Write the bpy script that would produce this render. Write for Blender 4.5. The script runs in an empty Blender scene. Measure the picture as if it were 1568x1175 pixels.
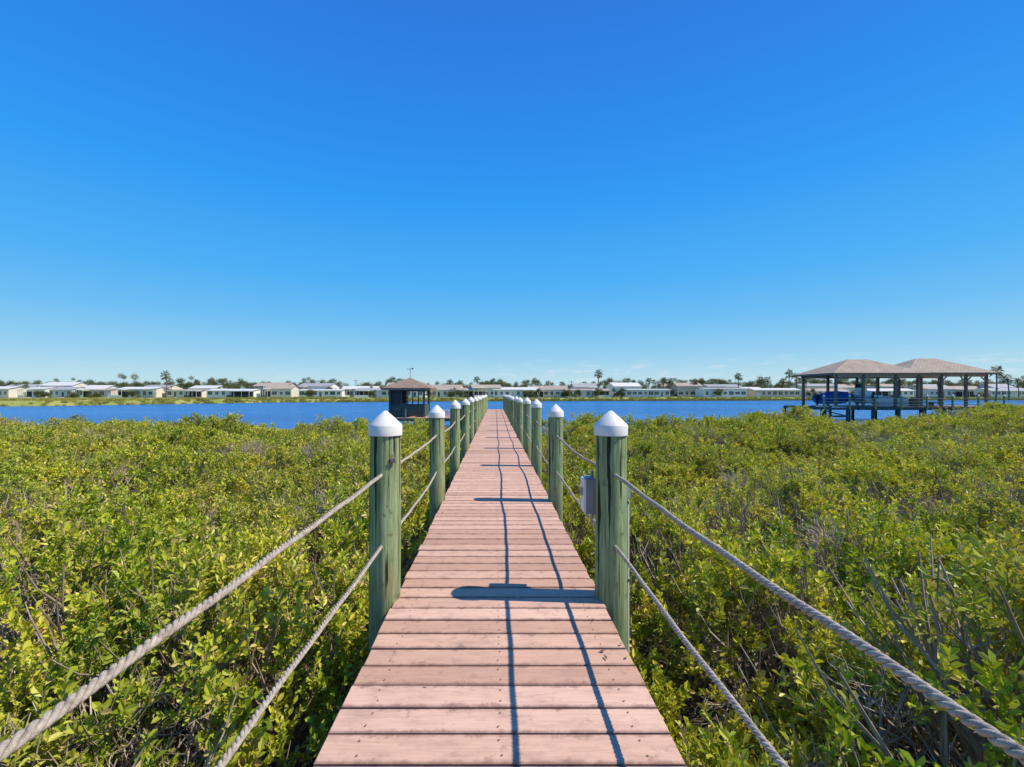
import bpy, math, random
import numpy as np
from mathutils import Vector, Matrix
random.seed(7); rng=np.random.default_rng(11)
scene=bpy.context.scene
R=math.radians
SUN_EL=50.0

# ------------------------------------------------------------------ helpers
class MB:
    def __init__(s): s.v=[];s.f=[];s.m=[]
    def face(s,idx,mat=0): s.f.append(tuple(idx)); s.m.append(mat)
    def poly(s,pts,mat=0):
        b=len(s.v); s.v+= [tuple(p) for p in pts]; s.face(range(b,b+len(pts)),mat)
    def add(s,o,M):
        b=len(s.v); s.v+=[tuple(M@Vector(p)) for p in o.v]; s.f+=[tuple(b+i for i in f) for f in o.f]; s.m+=o.m
    def box(s,c,size,mat=0,rz=0.0,rx=0.0,ry=0.0,bev=0.0):
        hx,hy,hz=[a/2 for a in size]
        M=Matrix.Translation(Vector(c))@Matrix.Rotation(rz,4,'Z')@Matrix.Rotation(ry,4,'Y')@Matrix.Rotation(rx,4,'X')
        b=len(s.v)
        if bev<=0:
            for z in(-hz,hz):
                for x,y in((-hx,-hy),(hx,-hy),(hx,hy),(-hx,hy)): s.v.append(tuple(M@Vector((x,y,z))))
            for q in((3,2,1,0),(4,5,6,7),(0,1,5,4),(1,2,6,5),(2,3,7,6),(3,0,4,7)): s.face([b+i for i in q],mat)
        else:
            lv=[(-hz,0),(hz-bev,0),(hz,bev)]
            for z,o in lv:
                for x,y in((-hx+o,-hy+o),(hx-o,-hy+o),(hx-o,hy-o),(-hx+o,hy-o)): s.v.append(tuple(M@Vector((x,y,z))))
            s.face([b+3,b+2,b+1,b],mat); s.face([b+8,b+9,b+10,b+11],mat)
            for k in(0,4):
                for i in range(4):
                    j=(i+1)%4; s.face([b+k+i,b+k+j,b+k+4+j,b+k+4+i],mat)
    def tube(s,pts,rad,n=8,mat=0,cap=True):
        P=[Vector(p) for p in pts]; b=len(s.v)
        if not hasattr(rad,'__len__'): rad=[rad]*len(P)
        up=None
        for i,p in enumerate(P):
            t=(P[min(i+1,len(P)-1)]-P[max(i-1,0)]).normalized()
            if up is None:
                up=Vector((1,0,0)) if abs(t.x)<.8 else Vector((0,0,1))
            u=(up-t*up.dot(t)).normalized(); w=t.cross(u); up=u
            for k in range(n):
                a=2*math.pi*k/n; s.v.append(tuple(p+(u*math.cos(a)+w*math.sin(a))*rad[i]))
        for i in range(len(P)-1):
            for k in range(n):
                k2=(k+1)%n
                s.face([b+i*n+k,b+i*n+k2,b+(i+1)*n+k2,b+(i+1)*n+k],mat)
        if cap:
            s.face([b+k for k in range(n)][::-1],mat); s.face([b+(len(P)-1)*n+k for k in range(n)],mat)
    def build(s,name,mats,parent=None,smooth=False,loc=None,link=True):
        me=bpy.data.meshes.new(name); me.from_pydata(s.v,[],s.f); 
        for m in mats: me.materials.append(m)
        me.polygons.foreach_set('material_index',s.m)
        if smooth: me.polygons.foreach_set('use_smooth',[True]*len(s.f))
        me.update()
        o=bpy.data.objects.new(name,me)
        if link: scene.collection.objects.link(o)
        if parent: o.parent=parent
        if loc: o.location=loc
        return o
def empty(name,loc=(0,0,0),rz=0):
    e=bpy.data.objects.new(name,None); scene.collection.objects.link(e); e.location=loc; e.rotation_euler[2]=rz; e.empty_display_size=.3
    return e
def hash2(a,b,seed):
    n=(a*374761393+b*668265263+seed*1442695041)&0x7fffffff
    n=((n^(n>>13))*1274126177)&0x7fffffff
    return ((n^(n>>16))&0xffff)/65535.0
def vnoise(x,y,scale,seed=0):
    x=np.asarray(x,float)/scale; y=np.asarray(y,float)/scale
    xi=np.floor(x).astype(np.int64); yi=np.floor(y).astype(np.int64); fx=x-xi; fy=y-yi
    fx=fx*fx*(3-2*fx); fy=fy*fy*(3-2*fy)
    h=lambda a,b: hash2(a,b,seed)
    return (h(xi,yi)*(1-fx)+h(xi+1,yi)*fx)*(1-fy)+(h(xi,yi+1)*(1-fx)+h(xi+1,yi+1)*fx)*fy
def domes(x,y,cell,seed):
    """rounded bushes: 1 at the middle of each, falling to 0 between them"""
    X=np.asarray(x,float)/cell; Y=np.asarray(y,float)/cell
    xi=np.floor(X).astype(np.int64); yi=np.floor(Y).astype(np.int64); best=np.full(X.shape,-9.0)
    for dx in(-1,0,1):
        for dy in(-1,0,1):
            a=xi+dx;b=yi+dy; cx=a+.1+.8*hash2(a,b,seed); cy=b+.1+.8*hash2(a,b,seed+7); hh=hash2(a,b,seed+13); rr=.55+.35*hash2(a,b,seed+19)
            r2=((X-cx)**2+(Y-cy)**2)/rr**2
            best=np.maximum(best,.45+.55*hh-.8*r2)
    return np.clip(best,-.25,1)

# materials
def newmat(name):
    m=bpy.data.materials.new(name); m.use_nodes=True; nt=m.node_tree; nt.nodes.clear()
    return m,nt
def N(nt,t,**kw):
    n=nt.nodes.new(t)
    for k,v in kw.items():
        if k in n.inputs: n.inputs[k].default_value=v
        else: setattr(n,k,v)
    return n
def ramp(nt,fac,stops):
    r=nt.nodes.new('ShaderNodeValToRGB'); el=r.color_ramp.elements
    while len(el)<len(stops): el.new(.5)
    for e,(p,c) in zip(el,stops): e.position=p; e.color=(*c,1)
    nt.links.new(fac,r.inputs[0]); return r.outputs[0]
def coords(nt,scale=(1,1,1),world=False):
    mp=nt.nodes.new('ShaderNodeMapping'); mp.inputs['Scale'].default_value=scale
    if world:
        g=nt.nodes.new('ShaderNodeNewGeometry'); nt.links.new(g.outputs['Position'],mp.inputs[0])
    else:
        g=nt.nodes.new('ShaderNodeTexCoord'); nt.links.new(g.outputs['Object'],mp.inputs[0])
    return mp.outputs[0]
def noise(nt,vec,scale,detail=4,rough=.55):
    n=N(nt,'ShaderNodeTexNoise'); n.inputs['Scale'].default_value=scale; n.inputs['Detail'].default_value=detail; n.inputs['Roughness'].default_value=rough
    nt.links.new(vec,n.inputs['Vector']); return n.outputs['Fac']
def mixc(nt,fac,a,b,mode='MIX'):
    n=nt.nodes.new('ShaderNodeMix'); n.data_type='RGBA'; n.blend_type=mode
    for s,v in((n.inputs[0],fac),(n.inputs[6],a),(n.inputs[7],b)):
        if isinstance(v,(int,float)): s.default_value=v
        elif isinstance(v,tuple): s.default_value=(*v,1)
        else: nt.links.new(v,s)
    return n.outputs[2]
def math_(nt,op,a,b=None):
    n=nt.nodes.new('ShaderNodeMath'); n.operation=op
    for s,v in((n.inputs[0],a),(n.inputs[1],b)):
        if v is None: continue
        if isinstance(v,(int,float)): s.default_value=v
        else: nt.links.new(v,s)
    return n.outputs[0]
def finish(nt,col,rough=.7,bump=None,bstr=.3,bdist=.01,spec=.5,metal=0.0):
    p=N(nt,'ShaderNodeBsdfPrincipled'); o=N(nt,'ShaderNodeOutputMaterial')
    if isinstance(col,tuple): p.inputs['Base Color'].default_value=(*col,1)
    else: nt.links.new(col,p.inputs['Base Color'])
    if isinstance(rough,(int,float)): p.inputs['Roughness'].default_value=rough
    else: nt.links.new(rough,p.inputs['Roughness'])
    p.inputs['Specular IOR Level'].default_value=spec; p.inputs['Metallic'].default_value=metal
    if bump is not None:
        b=N(nt,'ShaderNodeBump'); b.inputs['Strength'].default_value=bstr; b.inputs['Distance'].default_value=bdist
        nt.links.new(bump,b.inputs['Height']); nt.links.new(b.outputs[0],p.inputs['Normal'])
    nt.links.new(p.outputs[0],o.inputs[0]); return p
def simple(name,col,rough=.7,var=.25,scale=3,spec=.4,metal=0):
    m,nt=newmat(name); v=coords(nt); n=noise(nt,v,scale,5)
    c=ramp(nt,n,[(.3,tuple(x*(1-var) for x in col)),(.7,tuple(min(1,x*(1+var*.6)) for x in col))])
    finish(nt,c,rough,n,.2,.01,spec,metal); return m

def mat_deck():
    m,nt=newmat('painted_deck_wood'); L=nt.links
    g=N(nt,'ShaderNodeNewGeometry'); rnd=g.outputs['Random Per Island']
    c=ramp(nt,rnd,[(0,(.56,.325,.22)),(.25,(.66,.40,.275)),(.5,(.73,.46,.325)),(.75,(.77,.495,.36)),(1,(.61,.365,.25))])
    v=coords(nt,(1,1,1),True)
    vg=coords(nt,(1.5,28,8),True); gr=noise(nt,vg,3,6,.6)
    c=mixc(nt,.6,c,ramp(nt,gr,[(.25,(.68,.64,.62)),(.55,(1,1,1)),(.8,(1.1,1.08,1.06))]),'MULTIPLY')
    n2=noise(nt,coords(nt,(2.2,7,1),True),1.9,7,.7)
    w=ramp(nt,n2,[(.48,(0,0,0)),(.66,(1,1,1))])
    c=mixc(nt,math_(nt,'MULTIPLY',w,.5),c,(.40,.25,.185))
    n3=noise(nt,v,13,5,.72)
    w3=ramp(nt,n3,[(.56,(0,0,0)),(.68,(1,1,1))])
    c=mixc(nt,math_(nt,'MULTIPLY',w3,.5),c,(.29,.175,.135))
    n4=noise(nt,v,.55,3,.5)
    c=mixc(nt,.6,c,ramp(nt,n4,[(.35,(.84,.81,.80)),(.65,(1.06,1.04,1.02))]),'MULTIPLY')
    s=N(nt,'ShaderNodeSeparateXYZ'); L.new(g.outputs['Position'],s.inputs[0])
    fr=math_(nt,'FRACT',math_(nt,'DIVIDE',math_(nt,'ADD',s.outputs[1],14.5),.145))
    e=math_(nt,'ABSOLUTE',math_(nt,'SUBTRACT',fr,.5))
    e=math_(nt,'ADD',e,math_(nt,'MULTIPLY',math_(nt,'SUBTRACT',n3,.5),.45))
    ew=ramp(nt,e,[(.35,(0,0,0)),(.47,(1,1,1))])
    c=mixc(nt,math_(nt,'MULTIPLY',ew,.7),c,(.26,.135,.105))
    finish(nt,c,.75,gr,.3,.004,.2); return m
def mat_post():
    m,nt=newmat('treated_green_timber')
    v=coords(nt,(1,1,.06)); gr=noise(nt,v,55,7,.65)
    c=ramp(nt,gr,[(.28,(.07,.095,.04)),(.42,(.21,.28,.125)),(.58,(.33,.425,.205)),(.8,(.46,.53,.29))])
    n2=noise(nt,coords(nt,(1,1,.35)),7,5,.6)
    w=ramp(nt,n2,[(.43,(0,0,0)),(.65,(1,1,1))])
    oi=N(nt,'ShaderNodeObjectInfo')
    c=mixc(nt,math_(nt,'MULTIPLY',w,math_(nt,'ADD',math_(nt,'MULTIPLY',oi.outputs['Random'],.5),.25)),c,(.31,.24,.125))
    cr=noise(nt,coords(nt,(1,1,.03)),38,3,.5)
    cw=ramp(nt,cr,[(.37,(1,1,1)),(.395,(0,0,0))])
    c=mixc(nt,cw,c,(.03,.035,.018))
    nk=noise(nt,coords(nt,(1,1,.8)),16,3,.6)
    kw=ramp(nt,nk,[(.62,(0,0,0)),(.70,(1,1,1))])
    c=mixc(nt,math_(nt,'MULTIPLY',kw,.6),c,(.10,.075,.04))
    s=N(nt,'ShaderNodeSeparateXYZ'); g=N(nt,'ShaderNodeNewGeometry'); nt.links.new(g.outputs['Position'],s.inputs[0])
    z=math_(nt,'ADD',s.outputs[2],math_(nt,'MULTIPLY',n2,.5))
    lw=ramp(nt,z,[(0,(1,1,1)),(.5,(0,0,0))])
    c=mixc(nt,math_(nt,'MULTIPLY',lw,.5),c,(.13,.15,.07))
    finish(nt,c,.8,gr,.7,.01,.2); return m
def mat_rope():
    m,nt=newmat('weathered_rope'); v=coords(nt,(1,1,1),True); n=noise(nt,v,60,5,.7); n2=noise(nt,v,420,3,.7)
    c=ramp(nt,n,[(.3,(.24,.19,.15)),(.5,(.46,.39,.31)),(.7,(.62,.54,.44))])
    c=mixc(nt,.7,c,ramp(nt,n2,[(.3,(.55,.55,.55)),(.6,(1.1,1.1,1.1))]),'MULTIPLY')
    finish(nt,c,.95,n2,.6,.003,.1); return m
def mat_leaf(name,stops,trans=.28,drycol=(.46,.34,.13),dry=.5,spec=.3):
    m,nt=newmat(name); L=nt.links
    g=N(nt,'ShaderNodeNewGeometry'); oi=N(nt,'ShaderNodeObjectInfo')
    f=math_(nt,'ADD',math_(nt,'MULTIPLY',g.outputs['Random Per Island'],.6),math_(nt,'MULTIPLY',oi.outputs['Random'],.4))
    c=ramp(nt,f,stops)
    n1=noise(nt,g.outputs['Position'],.8,2,.6)
    c=mixc(nt,.9,c,ramp(nt,n1,[(.35,(.60,.72,.6)),(.5,(1,1,1)),(.65,(1.22,1.12,1.1))]),'MULTIPLY')
    n=noise(nt,g.outputs['Position'],.36,3,.65)
    w=ramp(nt,n,[(.47,(0,0,0)),(.65,(1,1,1))])
    c=mixc(nt,math_(nt,'MULTIPLY',w,dry),c,drycol)
    d=N(nt,'ShaderNodeBsdfPrincipled'); L.new(c,d.inputs['Base Color']); d.inputs['Roughness'].default_value=.45; d.inputs['Specular IOR Level'].default_value=spec
    t=N(nt,'ShaderNodeBsdfTranslucent'); c2=mixc(nt,1.0,c,(1.2,1.15,.5),'MULTIPLY'); L.new(c2,t.inputs[0])
    mx=N(nt,'ShaderNodeMixShader'); mx.inputs[0].default_value=trans; L.new(d.outputs[0],mx.inputs[1]); L.new(t.outputs[0],mx.inputs[2])
    o=N(nt,'ShaderNodeOutputMaterial'); L.new(mx.outputs[0],o.inputs[0]); return m
def mat_water():
    m,nt=newmat('river_water'); v=coords(nt,(1,2.2,1),True)
    n=noise(nt,v,.55,6,.62); n2=noise(nt,coords(nt,(.02,.12,1),True),1,4,.6)
    c=ramp(nt,n2,[(.35,(.016,.115,.34)),(.65,(.032,.185,.47))])
    finish(nt,c,.25,n,1.0,.5,.3); return m
def mat_ground():
    m,nt=newmat('marsh_ground'); L=nt.links
    g=N(nt,'ShaderNodeNewGeometry'); s=N(nt,'ShaderNodeSeparateXYZ'); L.new(g.outputs['Position'],s.inputs[0])
    n=noise(nt,g.outputs['Position'],.12,6,.65); n2=noise(nt,g.outputs['Position'],2.5,5,.6)
    grass=ramp(nt,n,[(.3,(.18,.23,.04)),(.5,(.31,.33,.08)),(.7,(.44,.38,.14))])
    mud=ramp(nt,n2,[(.3,(.04,.032,.02)),(.7,(.14,.11,.075))])
    far=math_(nt,'GREATER_THAN',s.outputs[1],60)
    finish(nt,mixc(nt,far,mud,grass),.9,n2,.4,.05,.2); return m
def mat_shingle(name,c0,c1):
    m,nt=newmat(name); v=coords(nt,(1,1,1),True)
    b=N(nt,'ShaderNodeTexBrick'); b.inputs['Scale'].default_value=1; b.inputs['Brick Width'].default_value=.35; b.inputs['Row Height'].default_value=.16; b.inputs['Mortar Size'].default_value=.012
    b.inputs['Color1'].default_value=(*c0,1); b.inputs['Color2'].default_value=(*c1,1); b.inputs['Mortar'].default_value=(c0[0]*.4,c0[1]*.4,c0[2]*.4,1)
    nt.links.new(v,b.inputs['Vector'])
    n=noise(nt,v,1.2,5,.6)
    c=mixc(nt,.6,b.outputs[0],ramp(nt,n,[(.3,(.75,.75,.75)),(.7,(1.15,1.1,1.05))]),'MULTIPLY')
    finish(nt,c,.9,n,.2,.01,.1); return m

M_deck=mat_deck(); M_post=mat_post(); M_rope=mat_rope()
M_cap=simple('white_cap_plastic',(.84,.80,.72),.45,.10,9)
M_joist=simple('joist_wood',(.16,.12,.08),.85,.4,6)
M_leaf=mat_leaf('mangrove_leaf',[(0,(.12,.18,.010)),(.2,(.28,.35,.016)),(.5,(.48,.525,.032)),(.78,(.68,.66,.060)),(1,(.78,.68,.14))],.28,(.46,.35,.12),.42,.4)
M_leafY=mat_leaf('mangrove_leaf_dry',[(0,(.55,.48,.08)),(.5,(.65,.50,.17)),(1,(.52,.33,.12))],.2)
M_twig=simple('mangrove_bark',(.34,.26,.165),.9,.45,9)
M_grey=simple('dead_twig_bark',(.52,.43,.33),.9,.4,9)
M_tree=mat_leaf('far_tree_leaf',[(0,(.06,.09,.022)),(.5,(.125,.15,.04)),(1,(.22,.225,.07))],.15,(.25,.20,.09))
M_palm=mat_leaf('palm_leaf',[(0,(.07,.10,.03)),(.6,(.12,.145,.045)),(1,(.22,.20,.08))],.15,(.2,.17,.08))
M_trunk=simple('palm_bark',(.22,.175,.13),.9,.4,4)
M_reed=mat_leaf('reed_blade',[(0,(.26,.29,.04)),(.5,(.42,.40,.09)),(1,(.52,.43,.15))],.2)
M_white=simple('white_siding',(.82,.80,.74),.6,.08,2)
M_cream=simple('cream_siding',(.76,.68,.55),.6,.08,2)
M_pink=simple('tan_siding',(.64,.51,.40),.6,.08,2)
M_bluew=simple('pale_blue_siding',(.50,.60,.64),.6,.08,2)
M_greyw=simple('grey_siding',(.58,.59,.58),.6,.08,2)
M_roofw=simple('white_metal_roof',(.74,.70,.63),.5,.12,1.5)
M_roofg=simple('grey_roof',(.40,.39,.38),.7,.2,1.5)
M_rooft=simple('tan_roof',(.46,.36,.28),.8,.2,1.5)
M_glass=simple('window_glass',(.05,.07,.09),.12,.3,1,.8)
M_dark=simple('dark_screen',(.03,.035,.04),.6,.3,3)
M_dgreen=simple('dark_green_timber',(.06,.095,.075),.7,.35,4)
M_brown=simple('brown_timber',(.25,.165,.105),.75,.3,4)
M_tan=simple('tan_soffit_wood',(.66,.47,.28),.7,.25,4)
M_sh=mat_shingle('roof_shingles',(.50,.41,.32),(.42,.34,.27))
M_shd=mat_shingle('roof_shingles_dark',(.38,.28,.22),(.30,.22,.17))
M_blue=simple('blue_cover',(.03,.10,.38),.6,.25,3)
M_hull=simple('white_gelcoat',(.78,.78,.77),.25,.05,2)
M_steel=simple('grey_metal',(.26,.265,.27),.5,.15,8,.5,.3)
M_pvc=simple('white_pvc',(.76,.74,.70),.4,.06,8)

# ------------------------------------------------------------------ world, sun, camera
SAZ=-4.0
w=bpy.data.worlds.new('World'); scene.world=w; w.use_nodes=True; nt=w.node_tree; nt.nodes.clear()
sky=N(nt,'ShaderNodeTexSky'); sky.sky_type='NISHITA'; sky.sun_disc=False; sky.sun_elevation=R(SUN_EL); sky.sun_rotation=R(90-SAZ)
sky.air_density=1.0; sky.dust_density=.3; sky.ozone_density=3; sky.altitude=0
tc=N(nt,'ShaderNodeTexCoord'); sp=N(nt,'ShaderNodeSeparateXYZ'); nt.links.new(tc.outputs['Generated'],sp.inputs[0])
tint=ramp(nt,sp.outputs[2],[(0,(.56,.77,.83)),(.03,(.49,.74,.85)),(.08,(.30,.63,.89)),(.15,(.15,.52,.92)),(.23,(.075,.44,.94)),(.38,(.028,.34,.94)),(.48,(.023,.275,.88)),(.62,(.025,.21,.78)),(1,(.02,.11,.5))])
mul=N(nt,'ShaderNodeVectorMath',operation='SCALE'); nt.links.new(tint,mul.inputs[0]); mul.inputs['Scale'].default_value=10.0
skyc=mixc(nt,.94,sky.outputs[0],mul.outputs[0])
mp=N(nt,'ShaderNodeMapping'); mp.inputs['Scale'].default_value=(14,14,70); mp.inputs['Location'].default_value=(3.1,.7,0); nt.links.new(tc.outputs['Generated'],mp.inputs[0])
cn=noise(nt,mp.outputs[0],1.3,7,.6)
cf=ramp(nt,cn,[(.54,(0,0,0)),(.68,(1,1,1))])
band=ramp(nt,sp.outputs[2],[(0,(1,1,1)),(.04,(1,1,1)),(.08,(0,0,0))])
side=ramp(nt,math_(nt,'ADD',sp.outputs[0],.5),[(.30,(.15,.15,.15)),(.6,(1,1,1))])
cfac=math_(nt,'MULTIPLY',math_(nt,'MULTIPLY',math_(nt,'MULTIPLY',cf,band),side),.5)
skyc=mixc(nt,cfac,skyc,(8.0,8.3,8.7))
bg=N(nt,'ShaderNodeBackground'); bg.inputs['Strength'].default_value=.1; nt.links.new(skyc,bg.inputs[0])
wo=N(nt,'ShaderNodeOutputWorld'); nt.links.new(bg.outputs[0],wo.inputs[0])
sd=bpy.data.lights.new('sun','SUN'); sd.energy=5.0; sd.angle=R(.5); sd.color=(1,.93,.80)
so=bpy.data.objects.new('sun',sd); scene.collection.objects.link(so); so.rotation_euler=(0,R(90-SUN_EL),R(SAZ)); so.location=(20,0,30)
cd=bpy.data.cameras.new('camera'); cam=bpy.data.objects.new('camera',cd); scene.collection.objects.link(cam); scene.camera=cam
cd.sensor_width=36; cd.lens=15.98; cd.shift_x=.0166; cd.shift_y=.0096; cd.clip_start=.05; cd.clip_end=6000
cam.location=(0,0,1.30); cam.rotation_euler=(R(90),0,0)
scene.view_settings.view_transform='Standard'; scene.view_settings.look='None'; scene.view_settings.exposure=0

# ------------------------------------------------------------------ ground + water
def shore(x): 
    x=np.asarray(x,float)
    return np.interp(x,[-600,-160,-100,-66,0,110,260,700],[70,85,98,138,162,178,185,170])+5*(vnoise(x,x*0,14,3)-.5)
def near_edge(x):
    x=np.asarray(x,float)
    return np.interp(x,[-200,-40,-14,0,18,30,40,60,200],[38,28,25,24,26,30,36,42,60])+4*(vnoise(x,x*0,5,9)-.5)
xs=np.concatenate([[-4000,-1500,-600],np.arange(-300,-60,6),np.arange(-60,60,1.5),np.arange(60,306,6),[600,1500,4000]])
ys=np.concatenate([[-300,-50,-10],np.arange(-4,60,1.5),np.arange(60,90,3),np.arange(90,200,1.5),[220,260,400,900,2500,5000]])
X,Y=np.meshgrid(xs,ys); sh=shore(X); ne=near_edge(X)
def sm(a): a=np.clip(a,0,1); return a*a*(3-2*a)
Z=-3.0+1.75*(1-sm((Y-ne-0)/3+.5))+ (2.4+.35*vnoise(X,Y,20,5))*sm((Y-sh)/5+.5)+.12*(vnoise(X,Y,2.2,8)-.5)
b=MB(); b.v=[tuple(p) for p in np.stack([X.ravel(),Y.ravel(),Z.ravel()],1)]; nx=len(xs)
for j in range(len(ys)-1):
    for i in range(nx-1): b.face([j*nx+i,j*nx+i+1,(j+1)*nx+i+1,(j+1)*nx+i])
b.build('ground',[mat_ground()],smooth=True)
b=MB(); b.poly([(-4000,-300,-1.5),(4000,-300,-1.5),(4000,4000,-1.5),(-4000,4000,-1.5)]); b.build('river_water',[mat_water()])

# ------------------------------------------------------------------ boardwalk
DL,DR=-.635,.674
bw=empty('boardwalk')
b=MB(); y=-1.45; PITCH=.145; END=37.3
PY=[2.9+2.6*k for k in range(-1,14)]
while y<END:
    l=DL+random.uniform(-.007,.007); r=DR+random.uniform(-.007,.007)
    b.box(((l+r)/2,y+PITCH/2,-.019+random.uniform(-.0015,.0015)),(r-l,PITCH-random.uniform(.008,.015),.038),0,rz=random.uniform(-.002,.002),ry=random.uniform(-.002,.002),bev=.004)
    y+=PITCH
b.build('deck_boards',[M_deck],bw)
b=MB()
for x in(-.5,.02,.54): b.box((x,18,-.135),(.045,39,.19),0)
for py in PY: b.box((.02,py,-.32),(1.24,.09,.16),0)
b.build('joists',[M_joist],bw)
b=MB(); y=-1.45
while y<12:
    for x in(-.5,.02,.54):
        for dy in(.035,.108):
            cx=x+random.uniform(-.008,.008); cy=y+dy+random.uniform(-.004,.004)
            b.poly([(cx+.0042*math.cos(a*math.pi/3),cy+.0042*math.sin(a*math.pi/3),.0032) for a in range(6)])
    y+=PITCH
b.build('screw_heads',[simple('rusty_screw',(.20,.13,.09),.6)],bw)
b=MB()
for i in range(20):
    x=random.uniform(-.6,.64); yy=1.9+random.random()**1.2*12; s=random.uniform(.010,.022); a=random.uniform(0,6.3)
    if i<5: x=random.uniform(.52,.65); yy=random.uniform(2.2,2.6)
    c,sn=math.cos(a),math.sin(a)
    def pt(u,v,z): return (x+u*c-v*sn,yy+u*sn+v*c,.006+z)
    b.poly([pt(-s,0,0),pt(0,-s*.45,.004),pt(s,0,.006),pt(0,s*.45,.002)],random.choice([0,1,1]))
b.build('fallen_leaves',[M_leaf,simple('brown_leaf',(.18,.10,.05),.7)],bw)

def piling(x,y,top,r=.1,seed=0):
    rr=random.Random(seed); b=MB(); n=28; ph=rr.random()*6
    zs=[-2.6,-1.5,-.8,-.3]+[(-.3+(top-.15+.3)*i/14) for i in range(1,15)]
    lean=rr.uniform(-.006,.006); lean2=rr.uniform(-.006,.006)
    for z in zs:
        R0=r*(1.03-.03*(z/1.2))+.0015*math.sin(z*5+ph)
        for k in range(n):
            a=2*math.pi*k/n; q=R0*(1+.018*math.sin(3*a+ph+z*.4)+.010*math.sin(7*a+z*1.1+ph*2))
            b.v.append((q*math.cos(a)+lean*z,q*math.sin(a)+lean2*z,z))
    for i in range(len(zs)-1):
        for k in range(n):
            k2=(k+1)%n; b.face([i*n+k,i*n+k2,(i+1)*n+k2,(i+1)*n+k],0)
    cb=len(b.v); ct=top; prof=[(r*1.035,ct-.155),(r*1.10,ct-.155),(r*1.10,ct-.095),(r*1.06,ct-.087),(r*.55,ct-.04),(r*.12,ct-.003),(r*.02,ct)]
    for q,z in prof:
        for k in range(n):
            a=2*math.pi*k/n; b.v.append((q*math.cos(a)+lean*top,q*math.sin(a)+lean2*top,z))
    for i in range(len(prof)-1):
        for k in range(n):
            k2=(k+1)%n; b.face([cb+i*n+k,cb+i*n+k2,cb+(i+1)*n+k2,cb+(i+1)*n+k],1)
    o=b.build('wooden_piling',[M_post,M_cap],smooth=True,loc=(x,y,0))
    e=o.modifiers.new('es','EDGE_SPLIT'); e.split_angle=R(38)
    return o
tl=[1.19,1.19,1.16,1.185,1.18,1.2,1.18,1.2,1.17,1.19,1.2,1.18,1.2,1.19,1.2]
tr=[1.19,1.19,1.17,1.2,1.21,1.19,1.2,1.18,1.2,1.2,1.19,1.2,1.2,1.2,1.2]
XL,XR=-.704,.7375
for k,py in enumerate(PY):
    for sx,tt,o in((XL,tl,0),(XR,tr,1)):
        piling(sx+(random.uniform(-.02,.02) if k!=1 else 0),py+(random.uniform(-.06,.06) if k>1 else 0),tt[k],random.uniform(.086,.095) if k!=1 else .096,k*2+o)

def rope(name,x):
    b=MB()
    for zi,z0 in enumerate((.80,.36)):
        for k in range(len(PY)-1):
            y0,y1=PY[k],PY[k+1]; sag=.015 if k==0 else random.uniform(.02,.045)
            near=k<3
            nsamp=520 if k==0 else (300 if near else 14)
            P=[]
            for i in range(nsamp+1):
                t=i/nsamp; P.append(Vector((x+.004*math.sin(t*9+k),y0+(y1-y0)*t,z0-sag*4*t*(1-t)+.002*math.sin(t*31+k))))
            if near:
                for s in range(3):
                    Q=[]
                    for i,p in enumerate(P):
                        a=2*math.pi*(i/nsamp*(y1-y0)/.062+s/3)
                        Q.append(p+Vector((math.cos(a)*.0062,0,math.sin(a)*.0062)))
                    b.tube(Q,.0056,7,0)
            else: b.tube(P,.0105,6,0)
    return b.build(name,[M_rope],smooth=True)
rope('rope_railing',XL); rope('rope_railing',XR)

eb=empty('electrical_box',(XR-.118,3.0,.635))
b=MB(); b.box((0,0,0),(.06,.13,.23),0,bev=.006); b.box((-.036,0,.0),(.014,.12,.215),1,bev=.003)
b.box((-.046,0,.02),(.010,.03,.05),0); b.box((.02,0,.135),(.012,.05,.04),0); b.box((.02,0,-.135),(.012,.05,.04),0)
b.build('box_body',[M_steel,M_pvc],eb)
cp=empty('conduit_pipe',(XR+.116,2.93,0)); b=MB(); b.tube([(0,0,-.9),(0,0,.5),(0,0,.70)],.0115,10,0)
for z in(.6,.1): b.box((-.008,0,z),(.03,.034,.02),1)
b.box((0,0,.67),(.03,.03,.08),0,bev=.004)
b.build('pipe',[M_pvc,M_steel],cp)
b=MB(); b.box((0,0,0),(.035,.02,.03),0,bev=.004); b.box((0,-.012,0),(.015,.01,.015),1); b.build('post_bracket',[M_brown,M_steel],loc=(XL+.07,2.9-.085,.885))

# ------------------------------------------------------------------ mangrove prototypes
def leaf(b,base,dirv,L,W,mat,fold=.25,rr=random):
    d=Vector(dirv).normalized(); s=d.cross(Vector((rr.uniform(-.3,.3),rr.uniform(-.3,.3),1))); 
    if s.length<.1: s=Vector((1,0,0))
    s.normalize(); n=s.cross(d).normalized()
    roll=rr.uniform(-.7,.7); s,n=(s*math.cos(roll)+n*math.sin(roll)),(n*math.cos(roll)-s*math.sin(roll))
    B=Vector(base); T=B+d*L-n*L*.08; i=len(b.v)
    for p in (B,B+d*L*.35+s*W*.42+n*W*fold,B+d*L*.72+s*W*.45+n*W*fold,T,B+d*L*.72-s*W*.45+n*W*fold,B+d*L*.35-s*W*.42+n*W*fold): b.v.append(tuple(p))
    b.face([i,i+1,i+2,i+3],mat); b.face([i,i+3,i+4,i+5],mat)
def rvec(rr,zb): 
    a=rr.uniform(0,6.283); return Vector((math.cos(a),math.sin(a),zb))
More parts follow.
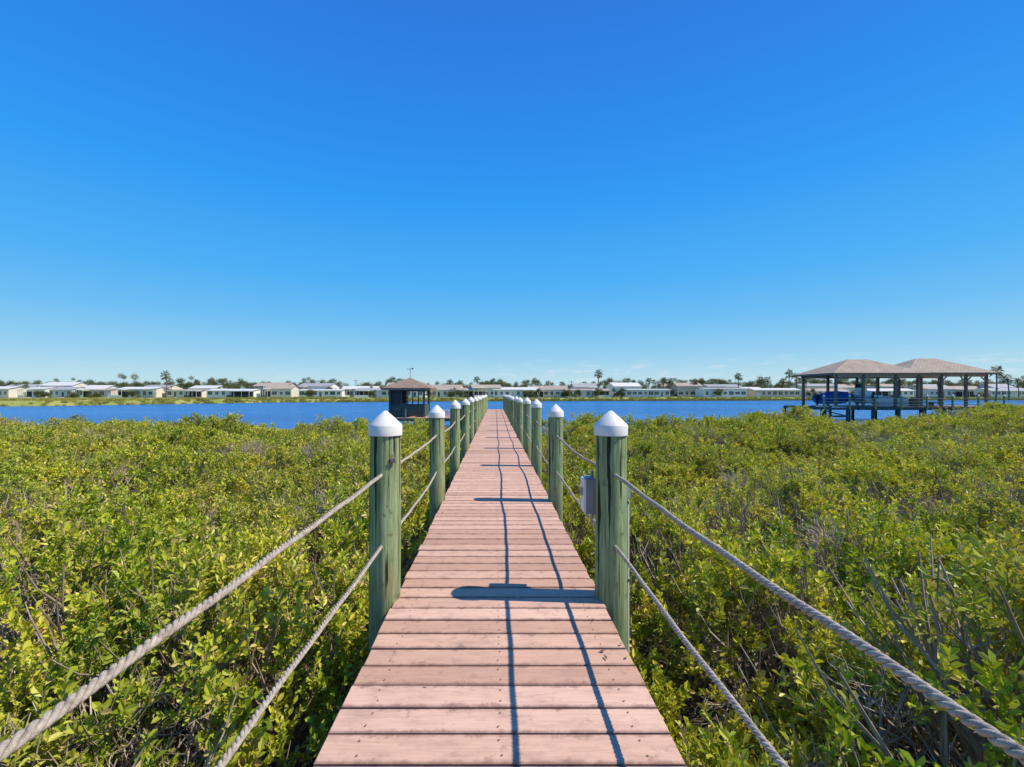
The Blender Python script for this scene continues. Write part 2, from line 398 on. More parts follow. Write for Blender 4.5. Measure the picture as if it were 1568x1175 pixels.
def sprigmb(seed,nl=6,ntw=6,dry=.04,H=.34,ll=.050):
    rr=random.Random(seed); b=MB()
    bend=rvec(rr,0)*.06
    main=[Vector((0,0,-.25)),Vector((0,0,0))+bend*.3,Vector((0,0,H*.5))+bend*.8,Vector((0,0,H*.85))+bend*1.4]
    b.tube(main,[.005,.004,.003,.002],4,1,False)
    tips=[(main[3],(main[3]-main[2]).normalized())]
    for i in range(ntw):
        t=rr.uniform(.15,.95); p=main[1].lerp(main[3],t); d=(rvec(rr,rr.uniform(.5,1.4))).normalized()
        L=rr.uniform(.09,.2); q=p+d*L*.6; e=q+(d+Vector((0,0,.5))).normalized()*L*.5
        b.tube([p,q,e],[.0025,.002,.0015],3,1,False); tips.append((e,(e-q).normalized())); 
        if rr.random()<.6: tips.append((q,(d+rvec(rr,.6)).normalized()))
    for p,d in tips:
        n=rr.randint(nl-2,nl+2); a0=rr.uniform(0,6.28)
        u=d.cross(Vector((.3,.7,.1))).normalized(); v=d.cross(u)
        for k in range(n):
            a=a0+k*2.4; back=k/n*.09; sp_=rr.uniform(.55,1.25)
            dl=(d*1.0+(u*math.cos(a)+v*math.sin(a))*sp_).normalized()
            L=ll*rr.uniform(.65,1.3)
            leaf(b,p-d*back,dl,L,L*rr.uniform(.42,.58),(2 if rr.random()<dry else 0),rr.uniform(.08,.3),rr)
    return b
LM=[M_leaf,M_twig,M_leafY]
def sprig(name,seed,**k): return sprigmb(seed,**k).build(name,LM,link=False)
def cluster(name,seed,n=8):
    rr=random.Random(seed); b=MB()
    for i in range(n):
        a=rr.uniform(0,6.28); r=.34*math.sqrt(rr.random()); t=r*1.3+rr.uniform(-.15,.2)
        M=Matrix.Translation(Vector((r*math.cos(a),r*math.sin(a),-.45*r*r/.12*.3+rr.uniform(-.1,.06))))@Matrix.Rotation(a,4,'Z')@Matrix.Rotation(t,4,'Y')@Matrix.Rotation(rr.uniform(0,6.3),4,'Z')
        b.add(sprigmb(seed*31+i,nl=6,ntw=5,dry=.09,ll=.054),M)
    return b.build(name,LM,link=False)
def twiggy(name,seed,H=.5,leaves=4,mat=M_grey):
    rr=random.Random(seed); b=MB()
    def br(p,d,L,r,lv):
        pts=[p]; q=p
        for i in range(3):
            d=(d+Vector((rr.uniform(-.25,.25),rr.uniform(-.25,.25),rr.uniform(-.1,.2)))).normalized(); q=q+d*L/3; pts.append(q)
        b.tube(pts,[r,r*.85,r*.7,r*.5],4 if lv==0 else 3,0,False)
        if lv<3:
            for i in range(3 if lv<2 else 2):
                br(pts[rr.randint(1,3)],(d*.7+rvec(rr,rr.uniform(-.1,.7))*.8).normalized(),L*rr.uniform(.5,.75),r*.6,lv+1)
        elif rr.random()<leaves*.05:
            leaf(b,q,d+rvec(rr,.2),.04,.02,1,.2,rr)
    for i in range(3): br(Vector((0,0,-.3)),(rvec(rr,rr.uniform(.9,2.2))).normalized(),H*.62,.006,0)
    return b.build(name,[mat,M_leafY],link=False)
def stemproto(name,seed):
    rr=random.Random(seed); b=MB()
    for i in range(5):
        d=(rvec(rr,rr.uniform(1.0,2.6))).normalized(); p=Vector((rr.uniform(-.1,.1),rr.uniform(-.1,.1),0)); pts=[p]
        for k in range(5):
            d=(d+Vector((rr.uniform(-.25,.25),rr.uniform(-.25,.25),.12))).normalized(); p=p+d*.24; pts.append(p)
        b.tube(pts,[.016,.014,.012,.009,.007,.004],5,0,False)
        for k in(2,3,4):
            e=(d+rvec(rr,.3)).normalized(); b.tube([pts[k],pts[k]+e*.18,pts[k]+e*.3+Vector((0,0,.08))],[.007,.005,.003],4,0,False)
    return b.build(name,[M_grey if seed%2 else M_twig],link=False)
def clump(name,seed,n=420,R0=1.0,ls=.16,mat=None,flat=.8):
    rr=random.Random(seed); b=MB()
    for i in range(n):
        v=Vector((rr.gauss(0,1),rr.gauss(0,1),rr.gauss(0,1))).normalized()*(R0*rr.uniform(.45,1.0)*(1+.25*math.sin(seed+i%7)))
        v.z*=flat
        leaf(b,v,(rr.gauss(0,1),rr.gauss(0,1),rr.gauss(0,1)+.3),ls*rr.uniform(.7,1.5),ls*.7,0,.1,rr)
    return b.build(name,[mat or M_tree],link=False)
def reed(name,seed,H=.7):
    rr=random.Random(seed); b=MB()
    for i in range(46):
        x,y=rr.gauss(0,.22),rr.gauss(0,.22); a=rr.uniform(0,6.3); h=H*rr.uniform(.5,1.1); l=rr.uniform(.05,.3); wd=.02
        c,s=math.cos(a),math.sin(a)
        b.poly([(x-s*wd,y+c*wd,0),(x+s*wd,y-c*wd,0),(x+c*l*.4+s*wd,y+s*l*.4-c*wd,h*.6),(x+c*l,y+s*l,h),(x+c*l*.4-s*wd,y+s*l*.4+c*wd,h*.6)])
    return b.build(name,[M_reed],link=False)
def coll(name,objs):
    c=bpy.data.collections.new(name)
    for o in objs: c.objects.link(o)
    return c
def instancer(name,P,ROT,S,IDX,col):
    me=bpy.data.meshes.new(name); n=len(P); me.vertices.add(n); me.vertices.foreach_set('co',np.asarray(P,np.float32).ravel())
    a=me.attributes.new('rot','FLOAT_VECTOR','POINT'); a.data.foreach_set('vector',np.asarray(ROT,np.float32).ravel())
    a=me.attributes.new('scl','FLOAT','POINT'); a.data.foreach_set('value',np.asarray(S,np.float32).ravel())
    a=me.attributes.new('pick','INT','POINT'); a.data.foreach_set('value',np.asarray(IDX,np.int32).ravel())
    o=bpy.data.objects.new(name,me); scene.collection.objects.link(o)
    g=bpy.data.node_groups.new(name+'_nodes','GeometryNodeTree')
    g.interface.new_socket('Geometry',in_out='INPUT',socket_type='NodeSocketGeometry'); g.interface.new_socket('Geometry',in_out='OUTPUT',socket_type='NodeSocketGeometry')
    gi=g.nodes.new('NodeGroupInput'); go=g.nodes.new('NodeGroupOutput'); ip=g.nodes.new('GeometryNodeInstanceOnPoints')
    ci=g.nodes.new('GeometryNodeCollectionInfo'); ci.inputs['Collection'].default_value=col; ci.inputs['Separate Children'].default_value=True; ci.inputs['Reset Children'].default_value=True
    def na(nm,t):
        q=g.nodes.new('GeometryNodeInputNamedAttribute'); q.data_type=t; q.inputs['Name'].default_value=nm; return q.outputs['Attribute']
    er=g.nodes.new('FunctionNodeEulerToRotation'); g.links.new(na('rot','FLOAT_VECTOR'),er.inputs[0])
    g.links.new(gi.outputs[0],ip.inputs['Points']); g.links.new(ci.outputs[0],ip.inputs['Instance']); ip.inputs['Pick Instance'].default_value=True
    g.links.new(na('pick','INT'),ip.inputs['Instance Index']); g.links.new(er.outputs[0],ip.inputs['Rotation']); g.links.new(na('scl','FLOAT'),ip.inputs['Scale'])
    g.links.new(ip.outputs[0],go.inputs[0])
    md=o.modifiers.new('scatter','NODES'); md.node_group=g; return o

NS,NT,NM,NC=8,4,3,5
protos=[sprig('p%02d_sprig'%i,i+1,nl=random.choice([6,7,8]),ntw=random.choice([5,6,7]),dry=.05+.04*(i%3)) for i in range(NS)]
protos+=[twiggy('p%02d_twig'%(NS+i),40+i,leaves=5*(i%2)) for i in range(NT)]
protos+=[stemproto('p%02d_stem'%(NS+NT+i),80+i) for i in range(NM)]
protos+=[cluster('p%02d_cluster'%(NS+NT+NM+i),120+i) for i in range(NC)]
MC=coll('mangrove_parts',protos)

def canopy(x,y):
    d=np.clip((y-8)/14,0,1)
    h=-.86+.78*domes(x,y,1.35,61)+.42*domes(x,y,2.9,62)+.08*vnoise(x,y,.4,27)
    h+= d*(-.18+2.3*np.clip(vnoise(x,y,4.2,23)-.60,0,1))
    h+= np.clip((x-16)/20,0,1)*.32
    h+= np.clip((-x-18)/18,0,1)*.15
    h-= .10*np.exp(-((np.abs(x)-.7)/.6)**2)
    h-= .25*np.exp(-((np.abs(x))/5.0)**2)*d
    h+= .40*np.exp(-((x-2.9)**2+(y-2.3)**2)/1.4)
    return h
def dead(x,y):
    v=vnoise(x,y,2.6,31)*.6+vnoise(x,y,.9,32)*.4-.07+np.where(x>0,.03,0)
    for cx,cy,a,r in((8.2,6.7,.38,7),(13,11,.28,14),(2.95,4.4,.32,.9),(3.4,6.0,.18,1.2),(-4.3,5.2,.20,1.2),(-3.6,6.4,.20,1.3),(-9,12,.20,6),(-3.2,3.4,.12,.8),(6,12,.15,6)):
        v=v+a*np.exp(-((x-cx)**2+(y-cy)**2)/r)
    return v
def scatter(side):
    Ps=[];Rs=[];Ss=[];Is=[]
    def add(P,Rr,S,I): Ps.append(P);Rs.append(Rr);Ss.append(S);Is.append(I)
    for (ya,yb,dens,sc,cl) in((-1.5,4,70,.95,0),(4,8,48,1.02,0),(8,15,6.6,1.15,1),(15,60,4.5,1.4,1)):
        xm=1.28*yb+4 if yb<60 else 62
        n=int(xm*(yb-ya)*dens); x=rng.uniform(.74,xm,n)*side; y=rng.uniform(ya,yb,n)
        k=(np.abs(x)<1.28*np.maximum(y,0)+4)&(y<near_edge(x)); x=x[k];y=y[k]
        mg=.18*sc+(.25*sc if cl else 0)
        k=(np.abs(x)>.78+mg)|((rng.random(len(x))<.25)&(cl==0))
        x=x[k];y=y[k]; n=len(x)
        dl=.08 if not cl else .2
        h=canopy(x,y); dd=dead(x,y)
        gx=(canopy(x+dl,y)-canopy(x-dl,y))/(2*dl); gy=(canopy(x,y+dl)-canopy(x,y-dl))/(2*dl); gm=np.hypot(gx,gy)+1e-6
        dep=rng.random(n)**1.8*(.55 if not cl else .4)
        z=h-dep-.30*sc
        r=rng.random(n)
        isdead=(r<np.clip((dd-.48)*2.6,.04,.6))
        drop=(rng.random(n)<np.clip((dd-.52)*1.9,0,.6))
        tilt=np.clip(np.arctan(gm)*.8,0,1.1)+rng.normal(0,.25,n)
        yaw=np.arctan2(-gx,gy)+rng.normal(0,.6,n)
        live=rng.integers(0,NS,n) if not cl else NS+NT+NM+rng.integers(0,NC,n)
        idx=np.where(isdead,NS+rng.integers(0,NT,n),live)
        z=np.where(isdead,z+.10,z)
        s=sc*rng.uniform(.7,1.3,n)
        tilt=np.where(np.abs(x)<1.0,np.clip(tilt,-.25,.25),tilt)
        k=~drop
        add(np.stack([x,y,z],1)[k],np.stack([tilt,0*tilt,yaw],1)[k],s[k],idx[k])
        n2=int(n/(12 if not cl else 3)); j=rng.integers(0,n,n2)
        add(np.stack([x[j],y[j],np.full(n2,-1.3)],1),np.stack([rng.normal(0,.15,n2),0*j,rng.uniform(0,6.283,n2)],1),np.clip((h[j]+1.25),.3,2)*.85,NS+NT+rng.integers(0,NM,n2))
        if cl:
            n3=int(n*.8); j=rng.integers(0,n,n3); xx=x[j]+rng.normal(0,.3,n3); yy=y[j]+rng.normal(0,.3,n3); k=(np.abs(xx)>1.1)&(rng.random(n3)<np.clip((dead(xx,yy)-.38)*3,.15,1)); xx=xx[k];yy=yy[k]; m=len(xx)
            add(np.stack([xx,yy,canopy(xx,yy)-.22-rng.random(m)*.2],1),np.stack([rng.normal(0,.4,m),0*xx,rng.uniform(0,6.28,m)],1),rng.uniform(.8,1.3,m),NS+rng.integers(0,NT,m))
    P=np.concatenate(Ps); print('scatter',side,len(P))
    return instancer('mangrove_thicket',P,np.concatenate(Rs),np.concatenate(Ss),np.concatenate(Is),MC)
scatter(-1); scatter(1)

# ------------------------------------------------------------------ far shore vegetation
tc_=coll('tree_parts',[clump('t%02d_clump'%i,i+5) for i in range(4)])
P=[];S=[]
for i in range(5000):
    x=random.uniform(-420,420); yy=max(float(shore(x)),152)+random.uniform(46,92)
    hmax=2.8+4.2*float(vnoise(x,0,17,41))+4.2*float(vnoise(x,0,5,42))**2+(1.4 if x>60 else 0)
    P.append((x,yy,-.5+random.random()*hmax)); S.append(random.uniform(.8,2.0))
P=np.array(P); S=np.array(S)
instancer('distant_tree_line',P,np.stack([rng.normal(0,.3,len(P)),0*S,rng.uniform(0,6.28,len(P))],1),S,rng.integers(0,4,len(P)),tc_)
P=[];S=[]
for i in range(60):
    cx=random.uniform(-230,260); cy=max(float(shore(cx)),158)+random.choice([random.uniform(12,16),random.uniform(28,34)]); H=random.uniform(1.6,4.4); w_=random.uniform(1.0,2.4)
    for j in range(int(7*w_)):
        a=random.uniform(0,6.28); r=w_*math.sqrt(random.random())
        P.append((cx+r*math.cos(a),cy+r*math.sin(a)*.6,-.3+H*random.uniform(.25,1)-.2*r)); S.append(random.uniform(.5,1.0))
P=np.array(P); S=np.array(S)
instancer('yard_trees',P,np.stack([rng.normal(0,.3,len(P)),0*S,rng.uniform(0,6.28,len(P))],1),S,rng.integers(0,4,len(P)),tc_)
P=[];S=[]
for i in range(560):
    x=random.uniform(-300,320); yy=float(shore(x))+random.choice([random.uniform(2,5),random.uniform(12,40)])
    if float(vnoise(x,0,8,51))<.45: continue
    P.append((x,yy,-.6)); S.append(random.uniform(.35,.9)*(.5 if x<-60 else 1))
P=np.array(P); S=np.array(S)
instancer('shore_shrubs',P,np.stack([0*S,0*S,rng.uniform(0,6.28,len(P))],1),S,rng.integers(0,4,len(P)),tc_)
rc=coll('reed_parts',[reed('r%02d_reed'%i,i) for i in range(3)])
x=rng.uniform(-260,320,6200); off=np.abs(rng.normal(0,1,6200))*np.where(x<-50,12,2.2)-1.2; yy=shore(x)+off
z=np.minimum(-.95,-1.6+off*.3); z=np.where(off>4,-.65,z)
instancer('shore_grass',np.stack([x,yy,z],1),np.stack([0*x,0*x,rng.uniform(0,6.28,6200)],1),rng.uniform(.7,1.5,6200),rng.integers(0,3,6200),rc)

def palmmesh(seed):
    rr=random.Random(seed); b=MB(); H=6.0
    pts=[(0,0,-.6)]+[(math.sin(i*.5+seed)*.12*i/6,math.cos(i*.4+seed)*.1*i/6,H*i/8) for i in range(1,9)]
    b.tube(pts,[.24,.2,.17,.16,.15,.15,.15,.16,.18],8,0)
    top=Vector(pts[-1])
    for i in range(44):
        a=rr.uniform(0,6.28); el=rr.uniform(-.75,1.35); d=Vector((math.cos(a)*math.cos(el),math.sin(a)*math.cos(el),math.sin(el)))
        L=rr.uniform(.6,1.05); p=top+Vector((0,0,.1)); q=p+d*L; b.tube([p,p+d*L*.5,q],[.03,.02,.015],3,1,False)
        u=d.cross(Vector((0,0,1.01))).normalized()
        for k in range(9):
            f=(k-4)/4*1.15; e=(d*math.cos(f)+u*math.sin(f)+Vector((0,0,-.18))).normalized(); l=rr.uniform(.7,1.15)*(1-.25*abs(f)/1.15)
            s=e.cross(d+Vector((.01,0,.3))).normalized()*.05; m=q+e*l*.55; t=q+e*l+Vector((0,0,-.22))
            b.poly([q,m+s,t,m-s],1 if el>-.45 else 2)
    o=b.build('palm_tree',[M_trunk,M_palm,simple('dead_frond',(.28,.2,.11),.9)],link=False)
    return o.data
pm=[palmmesh(i) for i in range(4)]
def PX(px,D): return (px-758)/696*D
for i,(px,ty,D) in enumerate([(255,572,175),(731,580,200),(688,584,215),(705,585,225),(768,587,215),(838,586,210),(916,570,198),(935,588,215),(967,589,225),(993,582,205),(1016,581,212),(1036,587,220),(1063,583,206),(1090,587,225),(1132,575,196),(1176,580,200),(1190,589,220),(1208,570,205),(1220,575,214),(1525,565,150),(1300,588,220),(430,589,210),(98,591,200),(560,591,220),(1408,588,215),(40,591,190),
    (1008,586,225),(1026,582,210),(1045,588,222),(1150,586,222),(1235,581,205),(1262,588,218),(1545,577,170),(1560,582,190),(845,588,225),(860,587,218),(722,588,226),(745,586,224),(790,587,226),(600,589,215),(520,588,226),(350,589,215),(290,587,205),(170,590,205),(263,583,182),(300,584,210),(5,590,200),(330,588,215),(400,589,220),(895,587,215),(955,587,222),(1110,586,215),(980,585,226),(1075,584,224),(1165,584,226),(1200,582,222),(1246,583,222),(1340,586,214),(1380,584,216),(1440,585,214),(1480,583,210),(670,587,222),(655,589,214),(210,589,205),(470,590,222)]):
    top=1.3+(603-ty)*D/696; s=(top+.6)/6.9
    o=bpy.data.objects.new('palm_tree',pm[i%4]); scene.collection.objects.link(o); o.location=(PX(px,D),D,-.5)
    sw=(min(1.35,max(.85,s*1.05)) if s<1.5 else 1.5)*random.uniform(.85,1.1)
    o.scale=(sw,sw,s); o.rotation_euler=(random.uniform(-.04,.04),random.uniform(-.05,.05),i*1.7)

def home(x0,x1,D,h=2.9,wall=M_white,roof=M_roofw,pitch=.55,name='mobile_home',seed=0,rz=0):
    rr=random.Random(seed); W=x1-x0; dep=8.5; e=empty(name,((x0+x1)/2,D,-.62),rz)
    b=MB(); b.box((0,0,h/2+.35),(W,dep,h),0); b.box((0,0,.17),(W-.1,dep-.1,.36),1); b.build('walls',[wall,M_greyw],e)
    b=MB(); z=h+.35; o=.45; hw=W/2+o; hd=dep/2+o
    b.poly([(-hw,-hd,z),(hw,-hd,z),(hw,0,z+pitch),(-hw,0,z+pitch)],0); b.poly([(hw,hd,z),(-hw,hd,z),(-hw,0,z+pitch),(hw,0,z+pitch)],0)
    b.poly([(-hw+o,-dep/2,z+.02),(-hw+o,dep/2,z+.02),(-hw+o,0,z+pitch-.02)],2); b.poly([(hw-o,-dep/2,z+.02),(hw-o,dep/2,z+.02),(hw-o,0,z+pitch-.02)],2)
    b.box((0,-hd-.03,z-.06),(2*hw,.05,.2),1); b.box((0,hd+.03,z-.06),(2*hw,.05,.2),1)
    b.build('roof',[roof,M_white,wall],e)
    b=MB(); fy=-dep/2; nwin=max(3,int(W/2.3)); xs_=[-W/2+W*(i+.5)/nwin for i in range(nwin)]; di=rr.randrange(nwin)
    for i,xw in enumerate(xs_):
        if i==di: continue
        ww=rr.choice([1.0,1.2,1.6,1.9]); hh=rr.choice([1.1,1.35,1.5]); zc=2.0
        b.box((xw,fy-.02,zc),(ww+.16,.05,hh+.16),1); b.box((xw,fy-.05,zc),(ww,.03,hh),0); b.box((xw,fy-.07,zc),(.05,.03,hh),1)
    b.build('windows',[M_glass,M_white],e)
    b=MB(); b.box((xs_[di],fy-.02,1.42),(1.05,.05,2.15),1); b.box((xs_[di],fy-.05,1.4),(.9,.04,2.05),0); b.box((xs_[di],fy-.6,.2),(1.5,1.1,.4),2); b.build('door',[rr.choice([M_dgreen,M_greyw,M_brown]),M_white,M_greyw],e)
    if rr.random()<.75:
        b=MB(); sgn=rr.choice([-1,1]); cw=W*rr.uniform(.25,.5); cx=sgn*(W/2-cw/2)
        b.box((cx,fy-1.75,z-.22),(cw,3.2,.1),0)
        for i in range(4): b.box((cx-cw/2+.1+i*(cw-.2)/3,fy-3.25,(z-.27)/2),(.1,.1,z-.27),0)
        b.box((cx,fy-1.75,.12),(cw,3.1,.24),1); b.box((cx,fy-3.27,.75),(cw-.3,.03,.9),2 if rr.random()<.5 else 0)
        b.box((cx,fy-.06,1.6),(cw-.6,.05,2.1),2); b.build('porch',[M_white,M_greyw,M_dark],e)
hl=[(-30,18,182),(28,60,178),(68,108,182),(120,170,185),(180,238,176),(246,304,178),(318,392,176),(402,446,180),(455,523,180),(540,600,182),(610,650,184),(664,734,184),(754,826,186),(866,934,188),(957,1028,190),(1078,1146,190),(1158,1230,190),(1248,1308,193),(1328,1398,195),(1425,1495,195),(1520,1590,195)]
wc=[M_cream,M_white,M_greyw,M_pink,M_cream,M_cream,M_white,M_cream,M_white,M_greyw,M_white,M_cream,M_white,M_cream,M_bluew,M_white,M_pink,M_cream,M_white,M_greyw,M_cream]
rf_=[M_roofw,M_roofw,M_roofg,M_rooft,M_roofw,M_rooft,M_roofw,M_rooft,M_roofw,M_roofg,M_rooft,M_rooft,M_roofw,M_rooft,M_roofw,M_roofg,M_roofw,M_rooft,M_roofw,M_rooft,M_roofg]
for i,(a,c,D) in enumerate(hl):
    r0=random.Random(i*5+1); home(PX(a,D)+.4,PX(c,D)-.4,D+r0.uniform(3,8),r0.uniform(2.5,3.5),wc[i],rf_[i],r0.uniform(.35,1.3),seed=i+3,rz=r0.uniform(-.05,.05))
for i in range(24):
    xx=-230+i*20.5+random.uniform(-6,6); D=max(float(shore(xx)),158)+random.uniform(32,42); home(xx,xx+random.uniform(9,16),D,random.uniform(3.2,5.0),random.choice([M_white,M_cream,M_greyw,M_pink,M_bluew]),random.choice([M_rooft,M_roofw,M_roofg]),random.uniform(.9,1.9),'house',seed=60+i,rz=random.uniform(-.2,.2))
for px0,px1,D in((108,146,245),(276,304,245),(470,500,250),(20,50,240),(1290,1330,250),(1010,1040,255)):
    home(PX(px0,D),PX(px1,D),D,5.4,M_cream,M_rooft,1.5,'house',seed=px0)
for px,ty,D in((487,585,205),(545,584,210),(612,588,210),(690,585,210),(875,586,212),(1045,585,214),(200,590,190),(372,588,200),(1262,586,215),(800,587,212),(1110,585,214)):
    e=empty('utility_pole',(PX(px,D),D,-.6)); top=1.9+(603-ty)*D/696+.6; b=MB(); b.tube([(0,0,-.3),(0,0,top)],[.16,.11],8,0); b.box((0,0,top-.5),(2.2,.12,.14),0)
    for q in(-.9,0,.9): b.tube([(q,0,top-.43),(q,0,top-.23)],.05,6,0)
    b.build('pole',[M_trunk],e)

def hip(b,x0,x1,y0,y1,z,zr,ridge,mat=0,under=1,fasc=2,th=.16):
    cx=(x0+x1)/2; cy=(y0+y1)/2; a=(x0,y0,z);c=(x1,y0,z);d=(x1,y1,z);e=(x0,y1,z); r0=(cx-ridge/2,cy,zr); r1=(cx+ridge/2,cy,zr)
    if ridge>0: b.poly([a,c,r1,r0],mat); b.poly([d,e,r0,r1],mat)
    else: b.poly([a,c,r0],mat); b.poly([d,e,r0],mat)
    b.poly([c,d,r1],mat); b.poly([e,a,r0],mat)
    b.poly([(x0+.05,y0+.05,z-.05),(x0+.05,y1-.05,z-.05),(x1-.05,y1-.05,z-.05),(x1-.05,y0+.05,z-.05)],under)
    for (cxx,cyy,sx,sy) in((cx,y0+.02,x1-x0,.04),(cx,y1-.02,x1-x0,.04),(x0+.02,cy,.04,y1-y0-.09),(x1-.02,cy,.04,y1-y0-.09)): b.box((cxx,cyy,z-th/2-.004),(sx,sy,th),fasc)

gz=empty('dock_gazebo',(-7.0,37.5,-.55))
b=MB(); hip(b,-1.95,1.95,-1.95,1.95,2.28,3.15,0,0,1,2); b.build('roof',[M_shd,M_tan,M_brown],gz)
b=MB()
for x in(-1.35,1.35):
    for yy in(-1.35,1.35): b.box((x,yy,1.1),(.16,.16,2.24),0)
for x in(-.45,.45):
    for yy in(-1.35,1.35): b.box((x,yy,1.1),(.08,.08,2.2),0)
for s in(-1.35,1.35):
    b.box((0,s,2.12),(2.54,.1,.2),0); b.box((s,0,2.12),(.1,2.54,.2),0); b.box((0,s,.9),(2.54,.07,.08),0); b.box((s,0,.9),(.07,2.54,.08),0)
b.build('frame',[M_dgreen],gz)
b=MB()
for s in(-1.35,1.35): b.box((0,s,.45),(2.5,.03,.82),0); b.box((s,0,.45),(.03,2.5,.82),0)
b.box((-.9,-1.33,1.5),(.75,.015,1.1),1); b.box((-.9,1.33,1.5),(.75,.015,1.1),1)
b.build('screen_panels',[M_dgreen,M_dark],gz)
b=MB(); b.tube([(0,0,3.1),(0,0,3.95)],.018,6,0); b.box((0,0,3.85),(.5,.02,.03),0); b.box((.2,0,3.89),(.14,.015,.1),0); b.build('weathervane',[M_dark],gz)
lp=empty('lower_dock',(0,0,0)); b=MB(); yy=35.2
while yy<40:
    b.box((-5.2,yy,-.62),(8.2,.14,.05),0); yy+=.15
b.box((-5.2,35.1,-.75),(8.2,.06,.22),1); b.build('deck_boards',[M_deck,M_joist],lp)
b=MB()
for x in(-9.1,-7,-4.8,-2.6,-1.3):
    for q in(35.3,39.8): b.tube([(x,q,-2.6),(x,q,-.65 if x<-8 or x>-2 else .1)],.12,10,0)
b.build('pilings',[M_dgreen],lp)
b=MB(); b.box((-4.2,36.2,-.3),(1.4,.5,.5),0,bev=.05); b.box((-4.2,36.2,-.02),(1.44,.54,.06),1); b.build('dock_box',[M_hull,M_hull],loc=(0,0,-.04))

def boat(name,loc,L,W,H,hullm,rz,cover=None,console=False):
    e=empty(name,loc,rz); b=MB(); ns=12; sec=[]
    for i in range(ns+1):
        t=i/ns; wd=W/2*(1-max(0,(t-.45)/.55)**2.2)*(.92+.08*min(1,t*3)); zk=.55*H*max(0,(t-.6)/.4)**2; top=H*(1+.25*t*t); x=-L/2+L*t
        sec.append([(x,-wd,top),(x,-wd*.93,top*.55+zk*.3),(x,-wd*.6,.16*H+zk),(x,0,zk),(x,wd*.6,.16*H+zk),(x,wd*.93,top*.55+zk*.3),(x,wd,top)])
    for s in sec: b.v+=s
    for i in range(ns):
        for k in range(6): b.face([i*7+k,i*7+k+1,(i+1)*7+k+1,(i+1)*7+k],0)
    b.face([0,1,2,3,4,5,6],0); b.build('hull',[hullm],e)
    b=MB()
    for i in range(ns+1):
        s=sec[i]; w2=abs(s[0][1]); up=.45*math.sin(math.pi*min(1,i/ns*1.02+.04)) if cover else -.12
        b.v+=[(s[0][0],-w2-.01,s[0][2]),(s[0][0],-w2*.5,s[0][2]+up*.8),(s[0][0],0,s[0][2]+up),(s[0][0],w2*.5,s[0][2]+up*.8),(s[0][0],w2+.01,s[0][2])]
    for i in range(ns):
        for k in range(4): b.face([i*5+k,i*5+k+1,(i+1)*5+k+1,(i+1)*5+k],0)
    b.build('cover' if cover else 'deck',[cover or M_hull],e,smooth=bool(cover))
    b=MB(); b.box((-L/2-.25,0,H*.9),(.4,.32,.5),0,bev=.06); b.box((-L/2-.2,0,H*.35),(.16,.12,.8),0); b.build('outboard_motor',[M_dark],e)
    if console:
        b=MB(); b.box((-.2,0,H+.35),(.7,.7,.85),0,bev=.05); b.box((.15,0,H+.95),(.04,.66,.4),1,ry=-.3); b.box((-1.0,0,H+.2),(.5,.8,.5),0,bev=.05)
        b.build('console',[M_hull,M_glass],e)
    return e

# boathouse pavilion
pv=empty('boathouse_pavilion',(0,0,0))
b=MB(); hip(b,32.0,41.2,43.0,48.8,3.25,4.72,2.0,0,1,2); b.build('roof',[M_sh,M_tan,M_brown],pv)
b=MB(); hip(b,40.0,48.9,44.0,49.9,3.32,4.90,2.0,0,1,2); b.build('roof_second',[M_sh,M_tan,M_brown],pv)
b=MB()
fx=[32.7,35.3,38.4,40.6]; gx=[41.5,43.8,46.2,48.2]
for x in fx:
    for yy in(43.6,48.2): b.box((x,yy,1.6),(.2,.2,3.18),0)
for x in gx:
    for yy in(44.6,49.3): b.box((x,yy,1.62),(.2,.2,3.26),0)
b.box((36.6,43.62,3.0),(8.2,.12,.26),1); b.box((36.6,48.22,3.0),(8.2,.12,.26),1); b.box((44.8,44.62,3.06),(7.0,.12,.26),1); b.box((44.8,49.32,3.06),(7.0,.12,.26),1)
for x,s in((32.7,1),(35.3,1),(35.3,-1),(38.4,1),(38.4,-1)): b.box((x+s*.35,43.6,2.72),(.9,.09,.1),1,ry=-s*.8)
for x,s in((43.8,1),(43.8,-1),(46.2,1),(46.2,-1),(48.2,-1)): b.box((x+s*.35,44.6,2.78),(.9,.09,.1),1,ry=-s*.8)
b.build('posts_and_beams',[M_brown,M_tan],pv)
b=MB()
b.box((42.9,46.6,-.03),(16.6,6.4,.06),0); b.box((42.9,43.37,-.16),(16.6,.06,.28),1); b.box((33.0,43.37,-.16),(3.4,.06,.24),1); b.box((33.0,49.2,-.16),(3.4,.06,.24),1); b.box((31.25,46.3,-.16),(.06,5.9,.24),1)
b.box((31.7,46.3,-.03),(.8,5.8,.06),0)
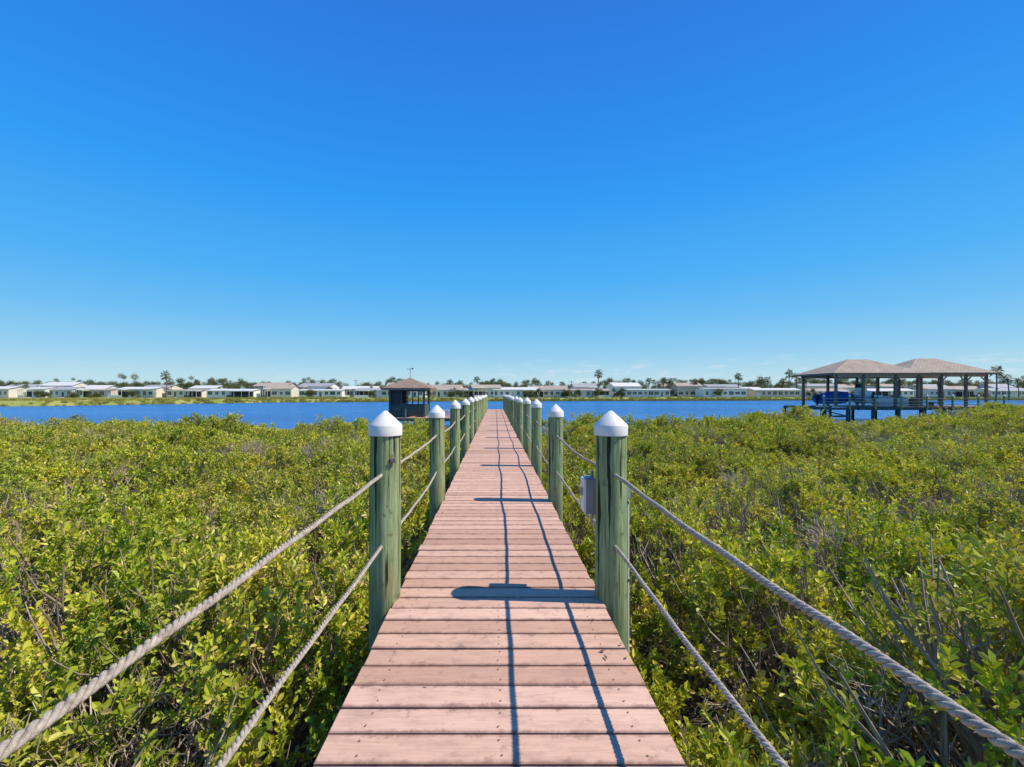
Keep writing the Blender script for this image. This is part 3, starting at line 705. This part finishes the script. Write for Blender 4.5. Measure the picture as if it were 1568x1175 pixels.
for x in np.arange(31.3,51.5,2.45):
    for yy in(43.5,46.5,49.1): b.tube([(x,yy,-2.9),(x,yy,-.05)],.14,10,1)
b.box((32.6,43.45,-.9),(2.8,.1,.18),1); b.box((32.6,43.45,-.62),(2.8,.08,.1),1,ry=.25)
b.build('deck_and_piles',[M_brown,M_dgreen],pv)
b=MB()
for x in np.arange(31.3,53,2.45):
    b.tube([(x,43.25,-.3),(x,43.25,1.0)],.09,10,3); b.tube([(x,43.25,1.0),(x,43.25,1.05),(x,43.25,1.2)],[.115,.115,.02],10,2)
for z in(.22,.5,.8): b.box((41.6,43.25,z),(20.6,.035,.045),4)
b.box((37.0,43.30,.36),(11.5,.03,.05),1); b.box((37.0,43.30,.92),(11.5,.06,.05),1)
b.build('railing',[M_brown,M_dgreen,M_cap,M_post,M_rope],pv)
b=MB(); b.box((38.6,45.4,.5),(1.2,.8,1.0),0,bev=.05); b.box((40.6,46,.42),(1.8,.8,.85),0,bev=.05); b.box((42.8,46.5,.4),(.7,.7,.8),1,bev=.05); b.box((45.0,47,.4),(1.9,.9,.1),1); b.box((45.0,47,.2),(.15,.7,.35),1)
b.build('deck_furniture',[M_hull,M_brown],pv)
boat('covered_boat',(34.2,45.6,.25),4.0,1.8,.8,M_blue,R(10),M_blue)
boat('motorboat',(36.9,46.0,.3),4.2,1.8,.8,M_hull,R(80),None,True)
pw=empty('pavilion_walkway')
b=MB(); b.box((65,44.1,-.03),(28,1.5,.06),0); b.box((65,43.33,-.14),(28,.05,.2),1); b.build('deck',[M_brown,M_dgreen],pw)
b=MB()
for x in np.arange(53.4,79,2.45):
    for q in(43.2,45.0): b.tube([(x,q,-2.5),(x,q,1.0)],.11,10,0); b.tube([(x,q,1.0),(x,q,1.06),(x,q,1.22)],[.125,.125,.02],10,1)
for z in(.4,.82): b.box((65.4,43.2,z),(27,.03,.03),2); b.box((65.4,45.0,z),(27,.03,.03),2)
b.build('posts',[M_post,M_cap,M_rope],pw)
print('done')
